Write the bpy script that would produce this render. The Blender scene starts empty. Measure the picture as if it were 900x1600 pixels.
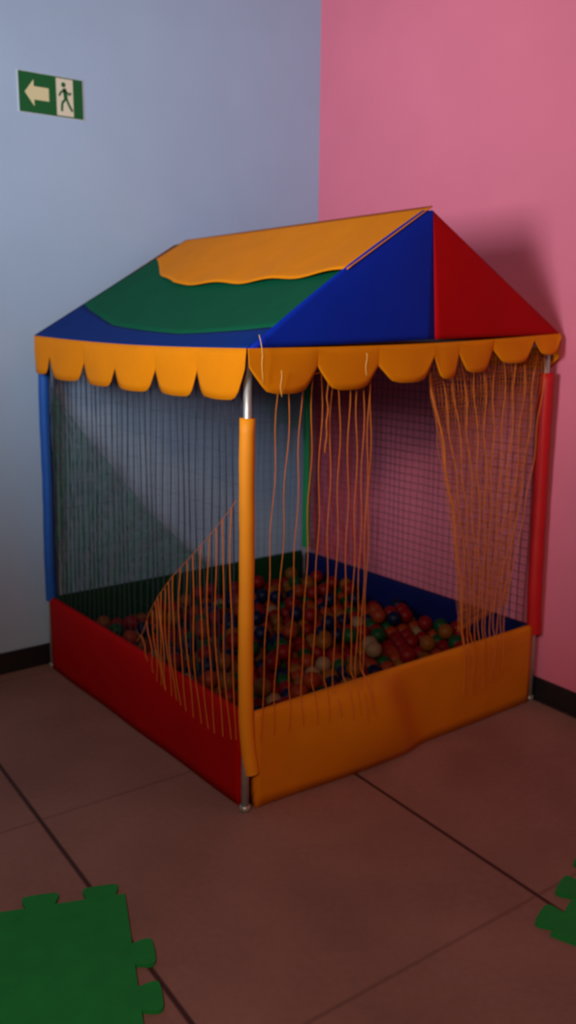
import bpy, bmesh, math, random
from mathutils import Vector, Matrix, Euler
random.seed(7)
S = bpy.context.scene
COL = S.collection

# ------------------------------------------------------------------ camera
F, CX, CY, CZ, YAW, PIT, ROL = 1423.3, -1.5987, -2.2637, 1.6213, 0.91035, -0.21424, 0.00804
d = Vector((math.cos(PIT)*math.cos(YAW), math.cos(PIT)*math.sin(YAW), math.sin(PIT)))
r = Vector((math.sin(YAW), -math.cos(YAW), 0)); u = r.cross(d)
r2 = math.cos(ROL)*r + math.sin(ROL)*u; u2 = -math.sin(ROL)*r + math.cos(ROL)*u
cd = bpy.data.cameras.new('camera'); cam = bpy.data.objects.new('camera', cd); COL.objects.link(cam)
cd.sensor_fit = 'VERTICAL'; cd.sensor_height = 36; cd.lens = 36*F/1600
cd.dof.use_dof = True; cd.dof.focus_distance = 1.6; cd.dof.aperture_fstop = 4.2   # the phone missed focus: slightly soft
cd.clip_start = .05; cd.clip_end = 60
M = Matrix((r2, u2, -d)).transposed().to_4x4(); M.translation = (CX, CY, CZ); cam.matrix_world = M
S.camera = cam

# ------------------------------------------------------------------ world, lights, exposure
S.view_settings.view_transform = 'Standard'; S.view_settings.look = 'None'
S.view_settings.exposure = 0.0; S.view_settings.gamma = 1; S.view_settings.use_curve_mapping = False
w = bpy.data.worlds.new('world'); S.world = w; w.use_nodes = True
bg = w.node_tree.nodes['Background']; bg.inputs[0].default_value = (0.66, 0.64, 0.74, 1); bg.inputs[1].default_value = 0.07

def area(name, loc, aim, sx, sy, power, col, spread=180):
    l = bpy.data.lights.new(name, 'AREA'); l.shape = 'RECTANGLE'; l.size = sx; l.size_y = sy
    l.energy = power; l.color = col; l.spread = math.radians(spread)
    o = bpy.data.objects.new(name, l); COL.objects.link(o); o.location = loc
    o.rotation_euler = (Vector(aim)-Vector(loc)).to_track_quat('-Z', 'Y').to_euler()
    return o
area('daylight_window', (-2.3, -0.70, 2.0), (0.9, 0.8, 2.72), 0.7, 0.8, 28.5, (0.88, 0.94, 1.0), 90)
area('warm_room_lamp', (-2.7, -2.9, 2.9), (0.7, 0.0, 0.4), 0.4, 0.4, 47, (1.0, 0.66, 0.45))

# ------------------------------------------------------------------ materials
def lin(c):
    return tuple(((x/255)/12.92 if x/255 <= .04045 else ((x/255+.055)/1.055)**2.4) for x in c) + (1,)
def mat(name, rgb, rough=.5, noise=0, nscale=6, metal=0, spec=.5, bump=0, bscale=200):
    m = bpy.data.materials.new(name); m.use_nodes = True
    nt = m.node_tree; b = nt.nodes['Principled BSDF']
    b.inputs['Roughness'].default_value = rough; b.inputs['Metallic'].default_value = metal
    b.inputs['Specular IOR Level'].default_value = spec
    c = lin(rgb); b.inputs['Base Color'].default_value = c
    if noise or bump:
        tc = nt.nodes.new('ShaderNodeTexCoord')
    if noise:
        n = nt.nodes.new('ShaderNodeTexNoise'); n.inputs['Scale'].default_value = nscale; n.inputs['Detail'].default_value = 5
        nt.links.new(tc.outputs['Object'], n.inputs['Vector'])
        rp = nt.nodes.new('ShaderNodeValToRGB')
        rp.color_ramp.elements[0].position = .3; rp.color_ramp.elements[1].position = .7
        rp.color_ramp.elements[0].color = tuple(x*(1-noise) for x in c[:3])+(1,)
        rp.color_ramp.elements[1].color = tuple(min(1, x*(1+noise)) for x in c[:3])+(1,)
        nt.links.new(n.outputs['Fac'], rp.inputs['Fac']); nt.links.new(rp.outputs['Color'], b.inputs['Base Color'])
    if bump:
        n2 = nt.nodes.new('ShaderNodeTexNoise'); n2.inputs['Scale'].default_value = bscale
        nt.links.new(tc.outputs['Object'], n2.inputs['Vector'])
        bp = nt.nodes.new('ShaderNodeBump'); bp.inputs['Strength'].default_value = bump; bp.inputs['Distance'].default_value = .004
        nt.links.new(n2.outputs['Fac'], bp.inputs['Height']); nt.links.new(bp.outputs['Normal'], b.inputs['Normal'])
    return m
MB = mat('wall_paint_blue', (166, 193, 222), .75, .03, 3, bump=.15, bscale=60)
MP = mat('wall_paint_pink', (230, 122, 147), .75, .03, 3, bump=.15, bscale=60)
VS = dict(spec=.22)
MBASE = mat('baseboard_black', (26, 24, 28), .5, .1)
V_Y = mat('vinyl_yellow', (226, 132, 3), .65, spec=.12, noise=.04, nscale=9)
V_YP = mat('vinyl_yellow_panel', (226, 132, 6), .5, spec=.25, noise=.04, nscale=9)
V_B = mat('vinyl_blue', (8, 44, 168), .65, .05, 9, spec=.1)
V_BD = mat('vinyl_deep_blue', (8, 46, 120), .7, .05, 9, spec=.08)
V_BS = mat('vinyl_blue_shaded', (8, 18, 78), .6, .05, 9, spec=.2)  # blue vinyl, the shade inside the pit put into its colour
V_R = mat('vinyl_red', (178, 6, 10), .65, .05, 7, spec=.1)
V_G = mat('vinyl_green', (6, 86, 58), .7, .06, 9, spec=.08)
V_GS = mat('vinyl_green_shaded', (8, 52, 26), .6, .06, 9, spec=.2)  # green vinyl darkened to carry the shade of the pit interior
F_Y = mat("foam_yellow", (250, 152, 4), .6, .05, 12)
F_B = mat('foam_blue', (6, 84, 176), .6, .05, 12)
F_R = mat('foam_red', (200, 10, 14), .6, .05, 12)
F_G = mat('foam_green', (0, 150, 84), .6, .05, 12)
STEEL = mat('galvanised_steel', (190, 190, 186), .38, .08, 30, metal=.6)
N_D = mat('net_cord_dark', (30, 34, 56), .7, .1, 40)
N_O = mat("net_cord_orange", (206, 108, 28), .75, .1, 40)
N_G = mat('net_cord_green', (10, 110, 80), .7, .1, 40)
PAD = mat('pit_pad', (30, 60, 40), .7, .1, 8)
EVA = mat('eva_foam_green', (18, 150, 66), .8, .08, 14, bump=.3, bscale=260)
SG = mat('sign_green', (12, 96, 48), .5)
SW = mat('sign_white', (225, 222, 196), .5)
SE = mat('sign_edge_white', (205, 212, 222), .5)
SY = mat('sign_arrow_cream', (222, 216, 168), .5)
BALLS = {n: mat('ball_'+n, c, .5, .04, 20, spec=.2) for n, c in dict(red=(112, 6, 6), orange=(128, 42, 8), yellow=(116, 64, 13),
         green=(14, 60, 26), blue=(6, 14, 46), cream=(128, 98, 70)).items()}  # ball colours darkened to stand for the shade under the roof

def floor_mat():
    m = bpy.data.materials.new('floor_tile_redbrown'); m.use_nodes = True; nt = m.node_tree; L = nt.links
    b = nt.nodes['Principled BSDF']; b.inputs['Roughness'].default_value = .62; b.inputs['Specular IOR Level'].default_value = .35
    tc = nt.nodes.new('ShaderNodeTexCoord'); sp = nt.nodes.new('ShaderNodeSeparateXYZ'); L.new(tc.outputs['Object'], sp.inputs[0])
    def math_(op, a, bb=None):
        n = nt.nodes.new('ShaderNodeMath'); n.operation = op
        for i, x in enumerate((a, bb)):
            if x is None: continue
            if isinstance(x, (int, float)): n.inputs[i].default_value = x
            else: L.new(x, n.inputs[i])
        return n.outputs[0]
    X, Y = sp.outputs[0], sp.outputs[1]
    def line(coord, off, size, half):
        t = math_('FRACT', math_('DIVIDE', math_('SUBTRACT', coord, off), size))
        dd = math_('MULTIPLY', math_('MINIMUM', t, math_('SUBTRACT', 1.0, t)), size)
        n = nt.nodes.new('ShaderNodeMapRange'); n.inputs[1].default_value = half*.55; n.inputs[2].default_value = half*1.5
        n.inputs[3].default_value = 1; n.inputs[4].default_value = 0; L.new(dd, n.inputs[0]); return n.outputs[0]
    xr = math_('SUBTRACT', X, math_('MULTIPLY', Y, .066)); yr = math_('ADD', Y, math_('MULTIPLY', X, .03))
    lx = line(xr, -.604, 1.055, .007); ly = line(yr, -.866, 1.2, .006)
    ln = math_('MAXIMUM', lx, math_('MULTIPLY', ly, .3))
    n1 = nt.nodes.new('ShaderNodeTexNoise'); n1.inputs['Scale'].default_value = 2.2; n1.inputs['Detail'].default_value = 6; L.new(tc.outputs['Object'], n1.inputs['Vector'])
    n2 = nt.nodes.new('ShaderNodeTexNoise'); n2.inputs['Scale'].default_value = 45; n2.inputs['Detail'].default_value = 4; L.new(tc.outputs['Object'], n2.inputs['Vector'])
    rp = nt.nodes.new('ShaderNodeValToRGB'); rp.color_ramp.elements[0].position = .32; rp.color_ramp.elements[1].position = .7
    rp.color_ramp.elements[0].color = lin((140, 103, 95)); rp.color_ramp.elements[1].color = lin((168, 127, 117))
    mx0 = math_('ADD', math_('MULTIPLY', n1.outputs['Fac'], .75), math_('MULTIPLY', n2.outputs['Fac'], .25)); L.new(mx0, rp.inputs['Fac'])
    mx = nt.nodes.new('ShaderNodeMix'); mx.data_type = 'RGBA'; L.new(ln, mx.inputs['Factor']); L.new(rp.outputs['Color'], mx.inputs['A'])
    mx.inputs['B'].default_value = lin((72, 46, 42)); L.new(mx.outputs['Result'], b.inputs['Base Color'])
    bp = nt.nodes.new('ShaderNodeBump'); bp.inputs['Strength'].default_value = .25; bp.inputs['Distance'].default_value = .003
    L.new(math_('SUBTRACT', n2.outputs['Fac'], ln), bp.inputs['Height']); L.new(bp.outputs['Normal'], b.inputs['Normal'])
    return m

# ------------------------------------------------------------------ helpers
def link(name, bm, mats, parent=None, smooth=False, label=None):
    me = bpy.data.meshes.new(name)
    bmesh.ops.recalc_face_normals(bm, faces=bm.faces[:])
    bm.to_mesh(me); bm.free()
    for m in (mats if isinstance(mats, (list, tuple)) else [mats]): me.materials.append(m)
    if smooth: me.polygons.foreach_set('use_smooth', [True]*len(me.polygons))
    o = bpy.data.objects.new(name, me); COL.objects.link(o)
    if parent: o.parent = parent
    if label: o['label'] = label
    return o
def tag(o, label, cat, group=None):
    o['label'] = label; o['category'] = cat
    if group: o['group'] = group
def empty(name, loc=(0, 0, 0)):
    o = bpy.data.objects.new(name, None); COL.objects.link(o); o.location = loc; o.empty_display_size = .1; return o
def bevel(bm, w, seg=2):
    bmesh.ops.bevel(bm, geom=bm.edges[:], offset=w, segments=seg, affect='EDGES', profile=.5)
def box(bm, lo, hi, bev=0):
    lo, hi = Vector(lo), Vector(hi); t = bmesh.new()
    bmesh.ops.create_cube(t, size=1)
    for v in t.verts: v.co = Vector(((lo[i]+hi[i])/2 + v.co[i]*(hi[i]-lo[i]) for i in range(3)))
    if bev: bevel(t, bev)
    me = bpy.data.meshes.new('t'); t.to_mesh(me); t.free(); bm.from_mesh(me); bpy.data.meshes.remove(me)
def prism(bm, pts, axis, a, b, bev=0, mi=0):
    """closed 2-D outline extruded along axis from a to b"""
    def P(p, t):
        q = [0, 0, 0]; k = [i for i in range(3) if i != axis]; q[k[0]], q[k[1]], q[axis] = p[0], p[1], t; return q
    t = bmesh.new(); n = len(pts)
    A = [t.verts.new(P(p, a)) for p in pts]; B = [t.verts.new(P(p, b)) for p in pts]
    t.faces.new(A); t.faces.new(B[::-1])
    for i in range(n): t.faces.new((A[i], B[i], B[(i+1) % n], A[(i+1) % n]))
    if bev: bevel(t, bev)
    for f in t.faces: f.material_index = mi
    me = bpy.data.meshes.new('t'); t.to_mesh(me); t.free(); bm.from_mesh(me); bpy.data.meshes.remove(me)
def tube(bm, pts, rad, n=5, cap=True):
    pts = [Vector(p) for p in pts]; rings = []; ref = None
    for i, p in enumerate(pts):
        t = (pts[min(i+1, len(pts)-1)]-pts[max(i-1, 0)]).normalized()
        if ref is None:
            ref = Vector((1, 0, 0)) if abs(t.x) < .8 else Vector((0, 1, 0))
        a = (ref - t*ref.dot(t)).normalized(); b = t.cross(a); ref = a
        rr = rad[i] if isinstance(rad, (list, tuple)) else rad
        rings.append([bm.verts.new(p + rr*(math.cos(2*math.pi*k/n)*a + math.sin(2*math.pi*k/n)*b)) for k in range(n)])
    for A, B in zip(rings, rings[1:]):
        for k in range(n): bm.faces.new((A[k], A[(k+1) % n], B[(k+1) % n], B[k]))
    if cap:
        bm.faces.new(rings[0][::-1]); bm.faces.new(rings[-1])
def sheet(bm, fn, nu, nv, th, off=None):
    """solid cloth: fn(u,v) -> point; given thickness th along the surface normal"""
    G = [[Vector(fn(i/nu, j/nv)) for j in range(nv+1)] for i in range(nu+1)]
    def nrm(i, j):
        a = G[min(i+1, nu)][j]-G[max(i-1, 0)][j]; b = G[i][min(j+1, nv)]-G[i][max(j-1, 0)]
        n = a.cross(b); return n.normalized() if n.length > 1e-9 else Vector((0, 0, 1))
    T = [[bm.verts.new(G[i][j]) for j in range(nv+1)] for i in range(nu+1)]
    B = [[bm.verts.new(G[i][j]-th*nrm(i, j)) for j in range(nv+1)] for i in range(nu+1)]
    for i in range(nu):
        for j in range(nv):
            bm.faces.new((T[i][j], T[i+1][j], T[i+1][j+1], T[i][j+1])); bm.faces.new((B[i][j+1], B[i+1][j+1], B[i+1][j], B[i][j]))
    for i in range(nu):
        bm.faces.new((T[i][0], B[i][0], B[i+1][0], T[i+1][0])); bm.faces.new((T[i+1][nv], B[i+1][nv], B[i][nv], T[i][nv]))
    for j in range(nv):
        bm.faces.new((T[0][j+1], B[0][j+1], B[0][j], T[0][j])); bm.faces.new((T[nu][j], B[nu][j], B[nu][j+1], T[nu][j+1]))
def lerp(a, b, t): return a+(b-a)*t
def interp(x, pts):
    for (x0, y0), (x1, y1) in zip(pts, pts[1:]):
        if x <= x1: return lerp(y0, y1, max(0, (x-x0)/(x1-x0)) if x1 > x0 else 0)
    return pts[-1][1]

# ------------------------------------------------------------------ the room
def wx(y): return 1.522 + .056*y          # the pink wall stands a little off square
WY = 1.63
bm = bmesh.new(); box(bm, (-4.2, -4.6, -.1), (2.2, 2.2, 0)); fl = link('floor', bm, floor_mat()); fl['kind'] = 'structure'
bm = bmesh.new(); box(bm, (-4.2, WY, 0), (wx(WY)+.15, WY+.14, 3.6)); o = link('wall_left', bm, MB); o['kind'] = 'structure'
bm = bmesh.new(); prism(bm, [(wx(WY), WY), (wx(-4.6), -4.6), (wx(-4.6)+.14, -4.6), (wx(WY)+.14, WY)], 2, 0, 3.6); o = link('wall_right', bm, MP); o['kind'] = 'structure'
T = .012
bm = bmesh.new(); prism(bm, [(-4.2, WY), (-4.2, WY-T), (wx(WY)-T, WY-T), (wx(WY)-T, WY)], 2, 0, .1, .003); o = link('baseboard_left', bm, MBASE); o['kind'] = 'structure'
bm = bmesh.new(); prism(bm, [(wx(WY-T)-T, WY-T), (wx(-4.6)-T, -4.6), (wx(-4.6), -4.6), (wx(WY-T), WY-T)], 2, 0, .1, .003); o = link('baseboard_right', bm, MBASE); o['kind'] = 'structure'

# ------------------------------------------------------------------ the tented ball pit
pit = empty('ball_pit_tent', (0, 0, 0))
tag(pit, 'square play ball pit under a striped tent roof in the corner of the room', 'ball pit')
DX, DY = 1.475, 1.545

def pole(bot, top, foam, fz0, fz1, frad, kick=(0, 0), label=None, zt=1.50):
    bot, top = Vector((*bot, 0)), Vector((*top, zt))
    bm = bmesh.new(); tube(bm, [lerp(bot, top, t/6) for t in range(7)], .0135, 14)
    tube(bm, [bot, bot+Vector((0, 0, .02))], .019, 14)
    p = link('pole', bm, STEEL, pit, True, label=label)
    bm = bmesh.new(); pts = []; N = 26
    for i in range(N+1):
        z = lerp(fz0, fz1, i/N); c = lerp(bot, top, z/zt)
        k = max(0, 1-(z-fz0)/.22)**2
        pts.append(c+Vector((kick[0]*k + .0025*math.sin(z*9), kick[1]*k + .0025*math.cos(z*7), 0)))
    # open tube with a visible wall: outer skin, then back down the inside
    rads = [frad*(1+.02*math.sin(i*1.7)) for i in range(N+1)]
    tube(bm, pts+pts[::-1], rads+[.0145]*(N+1), 20, cap=False)
    link('foam_sleeve', bm, foam, p, True)
    return p
pole((-.012, 0), (.003, 0), F_Y, .135, 1.31, .0245, (.016, -.012), 'steel pole in a yellow foam sleeve at the front corner')
pole((0, 1.575), (0, 1.515), F_B, .33, 1.40, .0245, label='steel pole in a blue foam sleeve by the blue wall')
pole((1.488, 0), (1.452, 0), F_R, .305, 1.40, .03, (.008, 0), 'steel pole in a red foam sleeve by the pink wall', zt=1.53)
pole((1.475, 1.53), (1.475, 1.515), F_G, .37, 1.42, .0245, label='steel pole in a green foam sleeve at the back corner', zt=1.52)

# base panels: padded vinyl slabs between the poles
PH = .345
def base_panel(name, p0, p1, outn, material, bulge, label):
    p0, p1, outn = Vector((*p0, 0)), Vector((*p1, 0)), Vector((*outn, 0)); L = (p1-p0).length
    prof = []                                      # cross-section: offset outward, height (rounded slab)
    for k in range(9): prof.append((.016, .004+(PH-.02)*k/8))
    for k in range(1, 6):
        a = math.pi*k/6; prof.append((.016*math.cos(a), PH-.016+.016*math.sin(a)))
    for k in range(9): prof.append((-.016, .004+(PH-.02)*(8-k)/8))
    bm = bmesh.new(); N = 64; R = []
    for i in range(N+1):
        s = i/N; c = lerp(p0, p1, s); ring = []
        for q, (o, z) in enumerate(prof):
            side = 1 if o > 0 else 0
            ring.append(bm.verts.new(c+outn*(o+bulge(s*L, z)*(1 if o > .0159 else .3 if o > 0 else 0))+Vector((0, 0, z))))
        R.append(ring)
    n = len(prof)
    for A, B in zip(R, R[1:]):
        for k in range(n): bm.faces.new((A[k], A[(k+1) % n], B[(k+1) % n], B[k]))
    bm.faces.new(R[0]); bm.faces.new(R[-1][::-1])
    o = link(name, bm, material, pit, True, label)
    return o
def soft(x, a, b):
    t = max(0, min(1, (x-a)/(b-a))); return t*t*(3-2*t)
def bulge_y(s, z):
    # leaning crease shaped to stand for a shadow band, padding fuller on its left
    e = .645 - .50*(z-.2)                           # where the crease sits at this height
    b = .078*soft(s, .02, .52)*(1-soft(s, e-.085, e+.085)) 
    b += .006*math.sin(math.pi*max(0, min(1, (s-.75)/.7)))
    return b*max(0, math.sin(math.pi*min(1, max(0, (z+.012)/(PH+.04)))))**.5
def bulge_s(s, z): return .006*math.sin(math.pi*s/1.5)*math.sin(math.pi*z/PH) + .002*math.sin(s*11)
base_panel('base_panel', (.022, 0), (1.462, 0), (0, -1), V_YP, bulge_y, 'yellow padded low wall panel at the entrance side')
base_panel('base_panel', (0, .03), (0, 1.55), (-1, 0), V_R, bulge_s, 'red padded low wall panel on the left side')
base_panel('base_panel', (1.462, .02), (1.462, 1.50), (1, 0), V_BS, lambda s, z: 0, 'blue padded low wall panel along the pink wall, coloured as in shade')
base_panel('base_panel', (.02, 1.555), (1.45, 1.545), (0, 1), V_GS, lambda s, z: 0, 'green padded low wall panel along the blue wall, coloured as in shade')
bm = bmesh.new(); box(bm, (.02, .02, .002), (1.44, 1.525, .014), .004); link('floor_pad', bm, PAD, pit)

# top rails of the frame
A3, B3, C3, D3 = Vector((.003, 0, 1.49)), Vector((0, 1.515, 1.49)), Vector((1.452, 0, 1.515)), Vector((1.475, 1.515, 1.51))
for a, b in ((A3, C3), (A3, B3), (B3, D3), (C3, D3)):
    bm = bmesh.new(); tube(bm, [a, b], .0125, 12); link('top_rail', bm, STEEL, pit, True)

# roof cloth
EA, EB, EC, ED = Vector((-.024, -.032, 1.519)), Vector((-.024, 1.545, 1.520)), Vector((1.478, -.032, 1.552)), Vector((1.50, 1.545, 1.540))
RF, RB = Vector((.742, -.026, 1.962)), Vector((.690, 1.545, 1.930))
MF = Vector((.772, -.034, 1.539)); MBk = Vector((.73, 1.55, 1.53))
def slope(E0, E1, R0, R1, sag):
    def f(uu, vv):
        p = lerp(lerp(E0, E1, uu), lerp(R0, R1, uu), vv)
        s = sag*math.sin(math.pi*min(1, max(0, uu)))*math.sin(math.pi*min(1, max(0, vv))**.8)
        n = (lerp(R0, R1, uu)-lerp(E0, E1, uu)).cross(E1-E0).normalized()
        if n.z < 0: n = -n
        return p - n*s - Vector((0, 0, .012*math.sin(math.pi*uu)*(1-vv)))
    return f
SL = slope(EA, EB, RF, RB, .028); SR = slope(EC, ED, RF, RB, .025)
blue_top = lambda q: interp(q, [(0, .14), (.09, .13), (.34, .115), (.7, .17), (.93, .285), (1, .33)])
def flap_low(q):
    b = interp(q, [(0, .51), (.2, .515), (.42, .53), (.69, .545), (.81, .63), (.94, .78), (1, .80)])
    return b + .006*math.sin(q*2*math.pi*4.5+.6)
bm = bmesh.new(); sheet(bm, lambda a, b: SL(a, b*blue_top(a)), 40, 8, .003); link('roof_panel', bm, V_BD, pit, True, 'blue lower band of the left roof slope')
bm = bmesh.new(); sheet(bm, lambda a, b: SL(a, lerp(blue_top(a), 1, b)), 40, 20, .003); link('roof_panel', bm, V_G, pit, True, 'green upper band of the left roof slope')
bm = bmesh.new(); sheet(bm, lambda a, b: SR(a, b*.5), 24, 10, -.003); link('roof_panel', bm, V_R, pit, True, 'red lower band of the right roof slope')
bm = bmesh.new(); sheet(bm, lambda a, b: SR(a, .5+b*.5), 24, 10, -.003); link('roof_panel', bm, V_B, pit, True, 'blue upper band of the right roof slope')
# the yellow strip laid over the ridge with its wavy hem
def flap(a, b):
    q = lerp(-.004, .945, a); lo = flap_low(q)
    v = lerp(lo, 1.0, b)
    p = SL(q, v)
    lift = .009 + .010*(1-b)*(.6+.4*math.sin(q*28))
    n = (RF-EA).cross(EB-EA).normalized(); n = n if n.z > 0 else -n
    return p + n*lift + Vector((0, 0, .006*b))
bm = bmesh.new(); sheet(bm, flap, 60, 18, .003); link('ridge_flap', bm, V_Y, pit, True, 'yellow strip over the left of the ridge with a wavy hem')
# gables
def tri(P0, P1, P2, push):
    # u runs along the base, v up to the apex P2; sides stay straight
    def f(a, b):
        base = lerp(P0, P1, a); p = lerp(base, P2, b)
        return p + push*math.sin(math.pi*b)*math.sin(math.pi*(.15+.7*a))
    return f
PK = RF + Vector((-.045, -.002, .0)); PK2 = RF+Vector((.0, -.006, .0))
def quadg(a, b):
    base = lerp(EA+Vector((.002, -.002, 0)), MF, a); top = lerp(PK, PK2, a)
    # outer edge bows slightly upward
    p = lerp(base, top, b); k = math.sin(math.pi*b)*(1-a)
    return p + Vector((-.012*k, -.004*math.sin(math.pi*b)*math.sin(math.pi*a), .006*k))
bm = bmesh.new(); sheet(bm, quadg, 20, 24, .003); link('gable_panel', bm, V_B, pit, True, 'blue half of the front gable')
def quadr(a, b):
    base = lerp(MF, EC+Vector((.0, -.002, 0)), a); top = lerp(PK2, RF+Vector((.012, -.004, -.006)), a)
    return lerp(base, top, b) + Vector((0, -.004*math.sin(math.pi*b)*math.sin(math.pi*a), 0))
bm = bmesh.new(); sheet(bm, quadr, 20, 24, .003); link('gable_panel', bm, V_R, pit, True, 'red half of the front gable')
for (q0, q1, mt, lb) in ((EB, MBk, V_R, 'red half of the back gable'), (MBk, ED, V_Y, 'yellow half of the back gable')):
    bm = bmesh.new(); sheet(bm, lambda a, b, q0=q0, q1=q1: lerp(lerp(q0, q1, a), lerp(RB+Vector((-.01, .004, 0)), RB+Vector((.01, .004, 0)), a), b), 10, 14, -.003)
    link('gable_panel', bm, mt, pit, True, lb)

# scalloped valances: cuts and lobes measured along each eave
def lobe(t, w):
    d = min(t, 1-t)/w                      # straight-sided notch, then a gently rounded hem
    return (min(1, d)-.10*max(0, 1-abs(d-1)/.7)) * (.90+.10*math.sin(math.pi*t))
def valance(E0, E1, outn, cuts, lows, length, label, cutz, power=.20):
    cols = []
    for (c0, c1), lo in zip(zip(cuts, cuts[1:]), lows):
        n = 20
        for i in range(n+1):
            t = i/n; t = t*t*(3-2*t); s = lerp(c0, c1, t)
            z0 = lerp(cutz(c0), cutz(c1), t)
            z = z0 - (z0-lo)*lobe(t, power)
            e = .0006 if i in (0, n) else 0
            s += e if i == 0 else -e if i == n else 0
            cols.append((s, z, math.sin(math.pi*t)))
    bm = bmesh.new(); nv = 6; rows = []
    def pt(s, z, k, j, depth):
        q = s/length; top = lerp(E0, E1, q); zt = top.z - .012*math.sin(math.pi*min(1, max(0, q))) + .002
        v = j/nv; zz = lerp(zt, z, v)
        return Vector((top.x, top.y, zz)) + outn*(.004+.012*v*k + .007*v*math.sin(s*9+1) - depth)
    Fr = [[bm.verts.new(pt(s, z, k, j, 0)) for j in range(nv+1)] for s, z, k in cols]
    Bk = [[bm.verts.new(pt(s, z, k, j, .003)) for j in range(nv+1)] for s, z, k in cols]
    for i in range(len(cols)-1):
        for j in range(nv):
            bm.faces.new((Fr[i][j], Fr[i+1][j], Fr[i+1][j+1], Fr[i][j+1])); bm.faces.new((Bk[i][j+1], Bk[i+1][j+1], Bk[i+1][j], Bk[i][j]))
        bm.faces.new((Fr[i][nv], Fr[i+1][nv], Bk[i+1][nv], Bk[i][nv])); bm.faces.new((Fr[i+1][0], Fr[i][0], Bk[i][0], Bk[i+1][0]))
    for i in (0, len(cols)-1):
        for j in range(nv): bm.faces.new((Fr[i][j], Fr[i][j+1], Bk[i][j+1], Bk[i][j]))
    return link('valance', bm, V_Y, pit, True, label)
off = .03
valance(EA, EB, Vector((-1, 0, 0)), [x+off for x in (-.032, .246, .514, .797, 1.081, 1.379, 1.535)],
        [1.362, 1.352, 1.349, 1.348, 1.350, 1.364], 1.577, 'yellow scalloped valance on the left side', lambda s: interp(s, [(0, 1.462), (.3, 1.440), (.8, 1.422), (1.2, 1.432), (1.56, 1.45)]), .125)
valance(EA, EC, Vector((0, -1, 0)), [x+off-.004 for x in (-.024, .246, .508, .765, .896, 1.087, 1.316, 1.478)],
        [1.382, 1.382, 1.396, 1.402, 1.418, 1.446, 1.474], 1.502, 'yellow scalloped valance on the entrance side', lambda s: interp(s, [(0, 1.465), (.28, 1.461), (.54, 1.456), (.8, 1.484), (1.1, 1.498), (1.34, 1.532), (1.5, 1.54)]))
valance(EB, ED, Vector((0, 1, 0)), [i*.253 for i in range(7)], [1.40]*6, 1.524, 'yellow scalloped valance along the blue wall', lambda s: 1.45)
valance(EC, ED, Vector((1, 0, 0)), [i*.2629 for i in range(7)], [1.41]*6, 1.577, 'yellow scalloped valance along the pink wall', lambda s: 1.46)

# thin pale strands added to stand for shine streaks on the valance
SHINE = mat('shine_streak_pale', (232, 180, 90), .35, .05, 30)
for x, zt_, zb_ in ((.012, 1.56, 1.42), (.082, 1.455, 1.375), (.428, 1.50, 1.425)):
    bm = bmesh.new(); tube(bm, [(x+.0025*math.sin(k*1.1), -.062+.018*max(0, (lerp(zt_, zb_, k/7)-1.50)/.06), lerp(zt_, zb_, k/7)) for k in range(8)], .0015, 6)
    link('shine_streak', bm, SHINE, pit, True, 'pale strand standing for a shine streak on the yellow valance')
# nets ---------------------------------------------------------------
def grid_net(P00, P10, P01, P11, nu, nv, ru, rv, wob, label, material):
    """P00-P10 along the top, P01-P11 along the bottom; vertical and cross cords"""
    P00, P10, P01, P11 = map(Vector, (P00, P10, P01, P11)); bm = bmesh.new()
    nrm = (P10-P00).cross(P01-P00).normalized(); ah = (P10-P00).normalized()
    def P(a, b):
        p = lerp(lerp(P00, P10, a), lerp(P01, P11, a), b)
        return p + ah*wob*math.sin(b*7+a*31)*math.sin(math.pi*b) + nrm*wob*.8*math.sin(a*40)*math.sin(math.pi*b)
    for i in range(nu+1):
        tube(bm, [P(i/nu, k/14) for k in range(15)], ru, 4)
    for j in range(nv+1):
        tube(bm, [P(k/30, j/nv) for k in range(31)], rv, 4)
    return link('net', bm, material, pit, False, label)
grid_net((.012, .045, 1.47), (.012, 1.48, 1.47), (.008, .045, .345), (.008, 1.54, .345), 33, 12, .0024, .0004, .006, 'dark side net over the red panel', N_D)
grid_net((1.462, .04, 1.49), (1.470, 1.49, 1.49), (1.462, .04, .345), (1.465, 1.50, .345), 40, 32, .0016, .0011, .005, 'dark back net along the pink wall', N_D)
grid_net((.03, 1.525, 1.47), (1.45, 1.525, 1.49), (.03, 1.55, .345), (1.45, 1.545, .345), 34, 22, .0011, .0004, .006, 'dark back net along the blue wall', N_D)
# green net draped over the inside of the net along the blue wall
bm = bmesh.new()
edge = [(.03, 1.30), (.13, 1.14), (.3, .93), (.5, .68), (.7, .48), (.82, .38)]
x = .03
while x < .82:
    z1 = interp(x, edge); tube(bm, [(x+.008*math.sin(k*1.3+x*50), 1.519+.004*math.sin(k+x*20)+.014*(1-k/10), lerp(z1, .36, k/10)) for k in range(11)], .0017, 4); x += .0105
for k in range(14):
    z = .36+k*.066; xe = .03
    while xe < .82 and interp(xe, edge) > z: xe += .01
    if xe > .06: tube(bm, [(lerp(.03, xe, q/8), 1.521, z) for q in range(9)], .0006, 4)
tube(bm, [(a, 1.519, b) for a, b in edge], .0012, 5)
x = 1.17
while x < 1.455:
    zl = interp(x, [(1.17, 1.30), (1.24, .95), (1.28, 1.06), (1.33, 1.05), (1.40, 1.02), (1.46, .93)])
    tube(bm, [(x, 1.515, 1.47), (x+.004, 1.513, (zl+1.47)/2), (x, 1.515, zl)], .0022, 4); x += .014
link('net', bm, N_G, pit, False, 'green net gathered at the sides along the blue wall')
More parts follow.
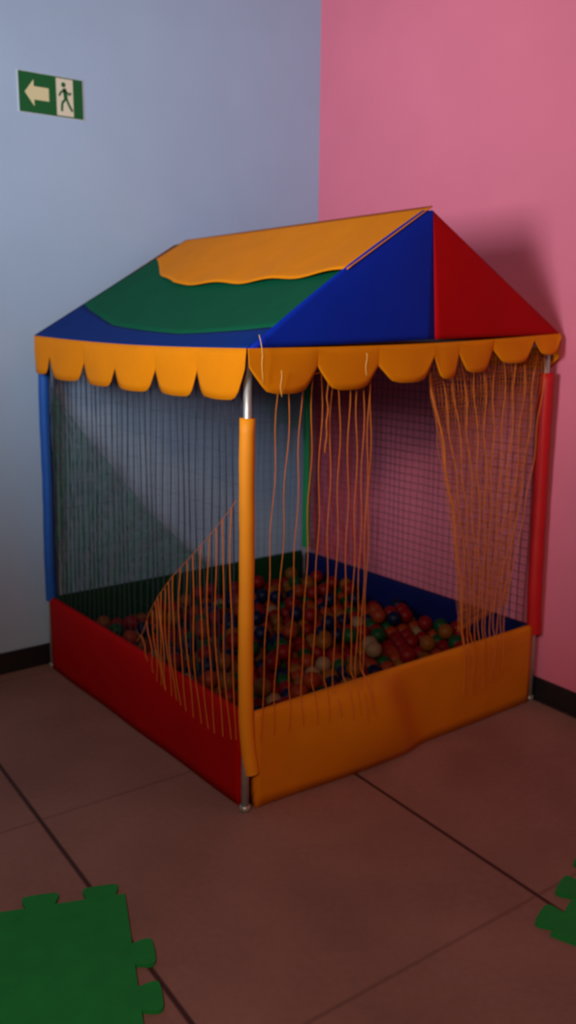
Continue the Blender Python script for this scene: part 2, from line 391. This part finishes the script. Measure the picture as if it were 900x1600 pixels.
# red net gathered in the back corner along the pink wall
bm = bmesh.new()
for i in range(40):
    y = lerp(1.00, 1.47, i/39); tube(bm, [(1.452+.004*math.sin(i+k), y+.012*math.sin(k*.9+i*2)*(k/10), lerp(1.46, .36, k/10)) for k in range(11)], .0022, 4)
link('net', bm, mat('net_cord_red', (190, 30, 24), .7, .1, 40), pit, False, 'red net hanging by the back corner along the pink wall')

# orange entrance net, left half: cords fall from the rail and lean to the front pole
def strand(bm, top, bot, y0, z0, z1, zig, ph, rad, hang=None, N=26):
    pts = []
    for k in range(N+1):
        s = k/N; e = s**.85
        xx = lerp(top, bot, e) + zig*math.cos(ph+s*math.pi*7)*(1-.55*s)
        z = lerp(z0, z1, s)
        yy = y0 - .008*math.sin(math.pi*s)
        # outside the panel: clear the padding
        if z < PH+.06:
            need = -(.021+max(0, bulge_y(max(0, min(1.44, xx-.022)), z)) if z < PH else .021)
            yy = lerp(yy, need, min(1, (PH+.06-z)/.06))
        pts.append((xx, yy, z))
    tube(bm, pts, rad, 5)
bm = bmesh.new()
left = [(.115, .04, .24), (.16, .09, .25), (.205, .15, .25), (.25, .205, .255), (.285, .255, .25), (.325, .305, .25), (.36, .35, .26), (.40, .395, .24), (.435, .43, .25), (.465, .455, .22), (.49, .475, .25), (.498, .49, .23)]
for i, (a, b, z1) in enumerate(left):
    strand(bm, a, b, -.012, 1.475, z1, .006, i*2.4, .0017)
strand(bm, .30, .30, -.014, 1.475, 1.18, .004, 1, .0021)
tube(bm, [(.05, -.016, 1.40), (.30, -.02, 1.445), (.498, -.014, 1.45)], .0016, 4)
link('net', bm, N_O, pit, False, 'left half of the parted orange entrance net')
# right half: stretched diamond meshes gathered into a pointed end over the panel
bm = bmesh.new(); n = 11
for i in range(n+1):
    a = i/n; top = lerp(.735, 1.445, a)
    bot = lerp(1.03, 1.25, a); z1 = .145+.02*math.sin(i*1.9)+.10*max(0, a-.55)
    pts = []
    for k in range(31):
        s = k/30
        e = math.sin(s*math.pi/2)**.8 if a < .5 else (.30*math.sin(s*math.pi/2)+.70*soft(s, .25, 1.0))
        e = lerp(soft(s, -.25, 1.0), e, .45)
        xx = lerp(top, bot, e) + (-1)**i*.009*math.cos(s*math.pi*9)*(1-.75*s)
        z = lerp(1.49, z1, s); yy = -.010-.012*math.sin(math.pi*s)
        if z < PH+.06: yy = lerp(yy, -.026-.004*(i % 3), min(1, (PH+.06-z)/.06))
        pts.append((xx, yy, z))
    tube(bm, pts, .0021 if i not in (0,) else .004, 5)
# close finer cords woven behind, as the gathered net shows
for i in range(70):
    a = i/69; top = lerp(.745, 1.44, a); bot = lerp(1.00, 1.29, a)
    pts = []
    for k in range(21):
        s = k/20; xx = lerp(top, bot, soft(s, -.25, 1.05)) + (-1)**i*.007*math.sin(s*math.pi*11)
        pts.append((xx, -.004-.004*(i % 2), lerp(1.49, lerp(.41, .47, a), s)))
    tube(bm, pts, .0010, 4)
for j in range(60):
    s = j/59; z = lerp(1.47, .5, s)
    x0 = lerp(.745, 1.01, soft(s*.9, -.25, 1.05)); x1 = lerp(1.44, 1.28, soft(s*.9, -.25, 1.05))
    tube(bm, [(lerp(x0, x1, q/10), -.008, z+.008*math.sin(q*1.3+j)) for q in range(11)], .0011, 4)
link('net', bm, N_O, pit, False, 'right half of the parted orange entrance net, gathered to a point')
# orange flap of net hanging from the front pole outside the red panel
bm = bmesh.new()
zt = [(.03, 1.05), (.047, 1.03), (.19, .90), (.341, .78), (.44, .70), (.523, .62), (.60, .53), (.651, .44), (.70, .39)]
zb = [(.03, .25), (.19, .215), (.35, .225), (.585, .275), (.70, .355)]
ys = [.055, .10, .145, .19, .235, .285, .33, .375, .42, .455, .485, .51, .53, .555, .585, .62, .665]
for i, y in enumerate(ys):
    a, b = interp(y, zt), interp(y, zb); pts = []
    for k in range(19):
        s = k/18; z = lerp(a, b, s); xx = -.022-.014*math.sin(math.pi*s)
        pull = .05*soft(y, .40, .62)*math.sin(math.pi*s*.8)
        yy = y - pull + .006*math.sin(s*9+i*1.7) - .03*s*(1 if y < .5 else .2)
        pts.append((xx, max(.035, yy), z))
    tube(bm, pts, .0021, 5)
tube(bm, [(-.024, y, z) for y, z in zt], .0014, 5)
link('net', bm, N_O, pit, False, 'orange flap of net draped over the red panel beside the front pole')

# ------------------------------------------------------------------ the balls
RAD = .0345; SP = RAD*2.10; RH = SP*math.sqrt(3)/2; LZ = SP*.835
x0, x1, y0, y1 = .04+RAD, 1.43-RAD, .045+RAD, 1.51-RAD
def hills(x, y): return .018*math.sin(x*2.6+.7)*math.cos(y*2.0)
def lattice(k):
    ox, oy = ((0, 0), (SP/2, RH/3), (0, 2*RH/3))[k % 3]
    out = []; j = 0
    while y0+oy+j*RH <= y1:
        i = 0
        sx = x0+(ox+(SP/2 if j % 2 else 0)) % SP
        while sx+i*SP <= x1:
            out.append((sx+i*SP, y0+oy+j*RH)); i += 1
        j += 1
    return out
Z0 = .015+RAD+.032
layers = []
for k in range(4):
    pts = []
    for (x, y) in lattice(k):
        keep = (1, 1, .90, .20)[k]
        if random.random() > keep: continue
        pts.append((x+random.uniform(-.0008, .0008), y+random.uniform(-.0008, .0008), Z0+k*LZ+hills(x, y)*(1)))
    layers.append(pts)
names = ['red']*32+['orange']*20+['yellow']*16+['green']*14+['blue']*12+['cream']*6
cpos = Vector((CX, CY, CZ))
def seen(p):                                           # rough: above the sight line over the two front panels
    P = Vector(p)+Vector((0, 0, RAD)); dd = P-cpos
    for ax in (0, 1):
        t = -cpos[ax]/dd[ax]; q = cpos+dd*t
        if 0 < t < 1 and q[2] < PH and 0 <= q[1-ax] <= 1.55: return False
    return True
cand = [p for p in layers[2]+layers[3] if seen(p)]
cand.sort(key=lambda p: (Vector(p)-cpos).length)
top = cand[:298]; ts = set(top)
rest = [p for L in layers for p in L if p not in ts]
meshes = {}
for n_ in BALLS:
    bm = bmesh.new(); bmesh.ops.create_uvsphere(bm, u_segments=24, v_segments=16, radius=RAD)
    for v in bm.verts:                                  # the moulded seam round the middle
        if abs(v.co.z) < .0005: v.co.xy *= 1.012
    me = bpy.data.meshes.new('ball'); bm.to_mesh(me); bm.free(); me.materials.append(BALLS[n_])
    me.polygons.foreach_set('use_smooth', [True]*len(me.polygons)); meshes[n_] = me
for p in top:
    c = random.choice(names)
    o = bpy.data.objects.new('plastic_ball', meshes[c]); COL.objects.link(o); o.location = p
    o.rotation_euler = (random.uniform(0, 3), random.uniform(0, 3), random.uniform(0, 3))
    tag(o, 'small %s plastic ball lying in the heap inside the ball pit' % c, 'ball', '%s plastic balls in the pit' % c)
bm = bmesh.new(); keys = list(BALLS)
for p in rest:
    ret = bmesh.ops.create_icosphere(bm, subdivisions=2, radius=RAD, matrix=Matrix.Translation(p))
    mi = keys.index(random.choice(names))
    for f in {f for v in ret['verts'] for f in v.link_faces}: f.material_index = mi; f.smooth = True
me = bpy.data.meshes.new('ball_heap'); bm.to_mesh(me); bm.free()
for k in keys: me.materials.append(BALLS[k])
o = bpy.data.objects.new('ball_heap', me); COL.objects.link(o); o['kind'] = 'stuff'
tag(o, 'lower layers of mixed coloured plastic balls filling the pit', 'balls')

# ------------------------------------------------------------------ exit sign on the blue wall
sg = empty('exit_sign', (.138, WY, 2.515)); tag(sg, 'small green exit sign with an arrow and a running figure on the blue wall', 'sign')
def rect(a, b, c, d_): return [(a, c), (b, c), (b, d_), (a, d_)]
W, Hh = .148, .082
bm = bmesh.new(); prism(bm, rect(-W, W, -Hh, Hh), 1, -.004, 0, .0008); link('sign_board', bm, SE, sg)
bm = bmesh.new(); prism(bm, rect(-W+.005, W-.005, -Hh+.003, Hh-.003), 1, -.0052, -.004); link('green_face', bm, SG, sg)
bm = bmesh.new()   # arrow to the left
prism(bm, [(-.118, 0), (-.078, .052), (-.078, .026), (-.012, .026), (-.012, -.026), (-.078, -.026), (-.078, -.052)], 1, -.0062, -.0052)
link('arrow_symbol', bm, SY, sg)
bm = bmesh.new(); prism(bm, rect(.022, .098, -.074, .074), 1, -.0062, -.0052); link('doorway_symbol', bm, SW, sg)
bm = bmesh.new()   # running figure
def limb(pts, wd):
    for (a, b), (c, e) in zip(pts, pts[1:]):
        dv = Vector((c-a, e-b)); nn = Vector((-dv.y, dv.x)).normalized()*wd/2
        prism(bm, [(a+nn.x, b+nn.y), (a-nn.x, b-nn.y), (c-nn.x, e-nn.y), (c+nn.x, e+nn.y)], 1, -.0072, -.0062)
prism(bm, [(.055+.010*math.cos(i*math.pi/8), .050+.010*math.sin(i*math.pi/8)) for i in range(16)], 1, -.0072, -.0062)
limb([(.058, .036), (.064, -.004)], .017)
limb([(.060, .030), (.042, .020), (.034, .004)], .008); limb([(.062, .028), (.080, .012), (.088, .022)], .008)
limb([(.063, -.004), (.046, -.024), (.044, -.056)], .010); limb([(.066, -.004), (.078, -.030), (.092, -.052)], .010)
link('running_figure_symbol', bm, SG, sg)

# ------------------------------------------------------------------ green interlocking foam mats
def tooth_edge(p0, p1, centres, dep):
    """jigsaw edge from p0 to p1: a tooth at each centre, standing out to the left of the direction"""
    p0, p1 = Vector(p0), Vector(p1); t = (p1-p0).normalized(); nn = Vector((-t.y, t.x)); out = []
    prof = [(-.040, 0), (-.042, .2), (-.048, .5), (-.050, .75), (-.046, .93), (-.036, 1), (0, 1.03)]
    prof += [(-x, h) for x, h in prof[-2::-1]]
    for c in centres:
        for x, h in prof: out.append(tuple(p0+t*(c+x)+nn*h*dep))
    return out
def puzzle_mat(name, corners, ns, dep, label):
    pts = []
    for i in range(4):
        pts.append(corners[i]); pts += tooth_edge(corners[i], corners[(i+1) % 4], ns[i], dep)
    c = sum((Vector(p) for p in corners), Vector((0, 0)))/4
    bm = bmesh.new(); prism(bm, [(p[0]-c.x, p[1]-c.y) for p in pts], 2, .0005, .0115)
    o = link(name, bm, EVA); o.location = (c.x, c.y, 0); tag(o, label, 'play mat', 'green interlocking foam mats')
    return o
# near-left mat: corner at (-.565,-.165); clockwise outline so the teeth stand outward
ML = .70
def mat_corners(K, e1, e2): return [tuple(K+e1*ML), tuple(K), tuple(K+e2*ML), tuple(K+e1*ML+e2*ML)]
FAR = [.09, .255, .42, .585]; NEAR = [ML-c for c in (.562, .397, .232, .066)]
K = Vector((-.550, -.174)); e1 = Vector((-.92, .39)).normalized(); e2 = Vector((-.39, -.92)).normalized()
puzzle_mat('foam_play_mat', mat_corners(K, e1, e2), ([.138, .303, .468, .634], [.255, .417, .580], FAR, FAR), .053,
           'large green interlocking foam mat with toothed edges at the bottom left of the floor')
K2 = Vector((.275, -1.01)); f1 = Vector((.95, .30)).normalized(); f2 = Vector((.30, -.95)).normalized()
puzzle_mat('foam_play_mat', [tuple(K2), tuple(K2+f1*ML), tuple(K2+f1*ML+f2*ML), tuple(K2+f2*ML)], ([.066, .231, .397, .562], FAR, FAR, [.12, .285, .45]), .053,
           'green foam mat whose toothed corner shows at the right edge of the floor')
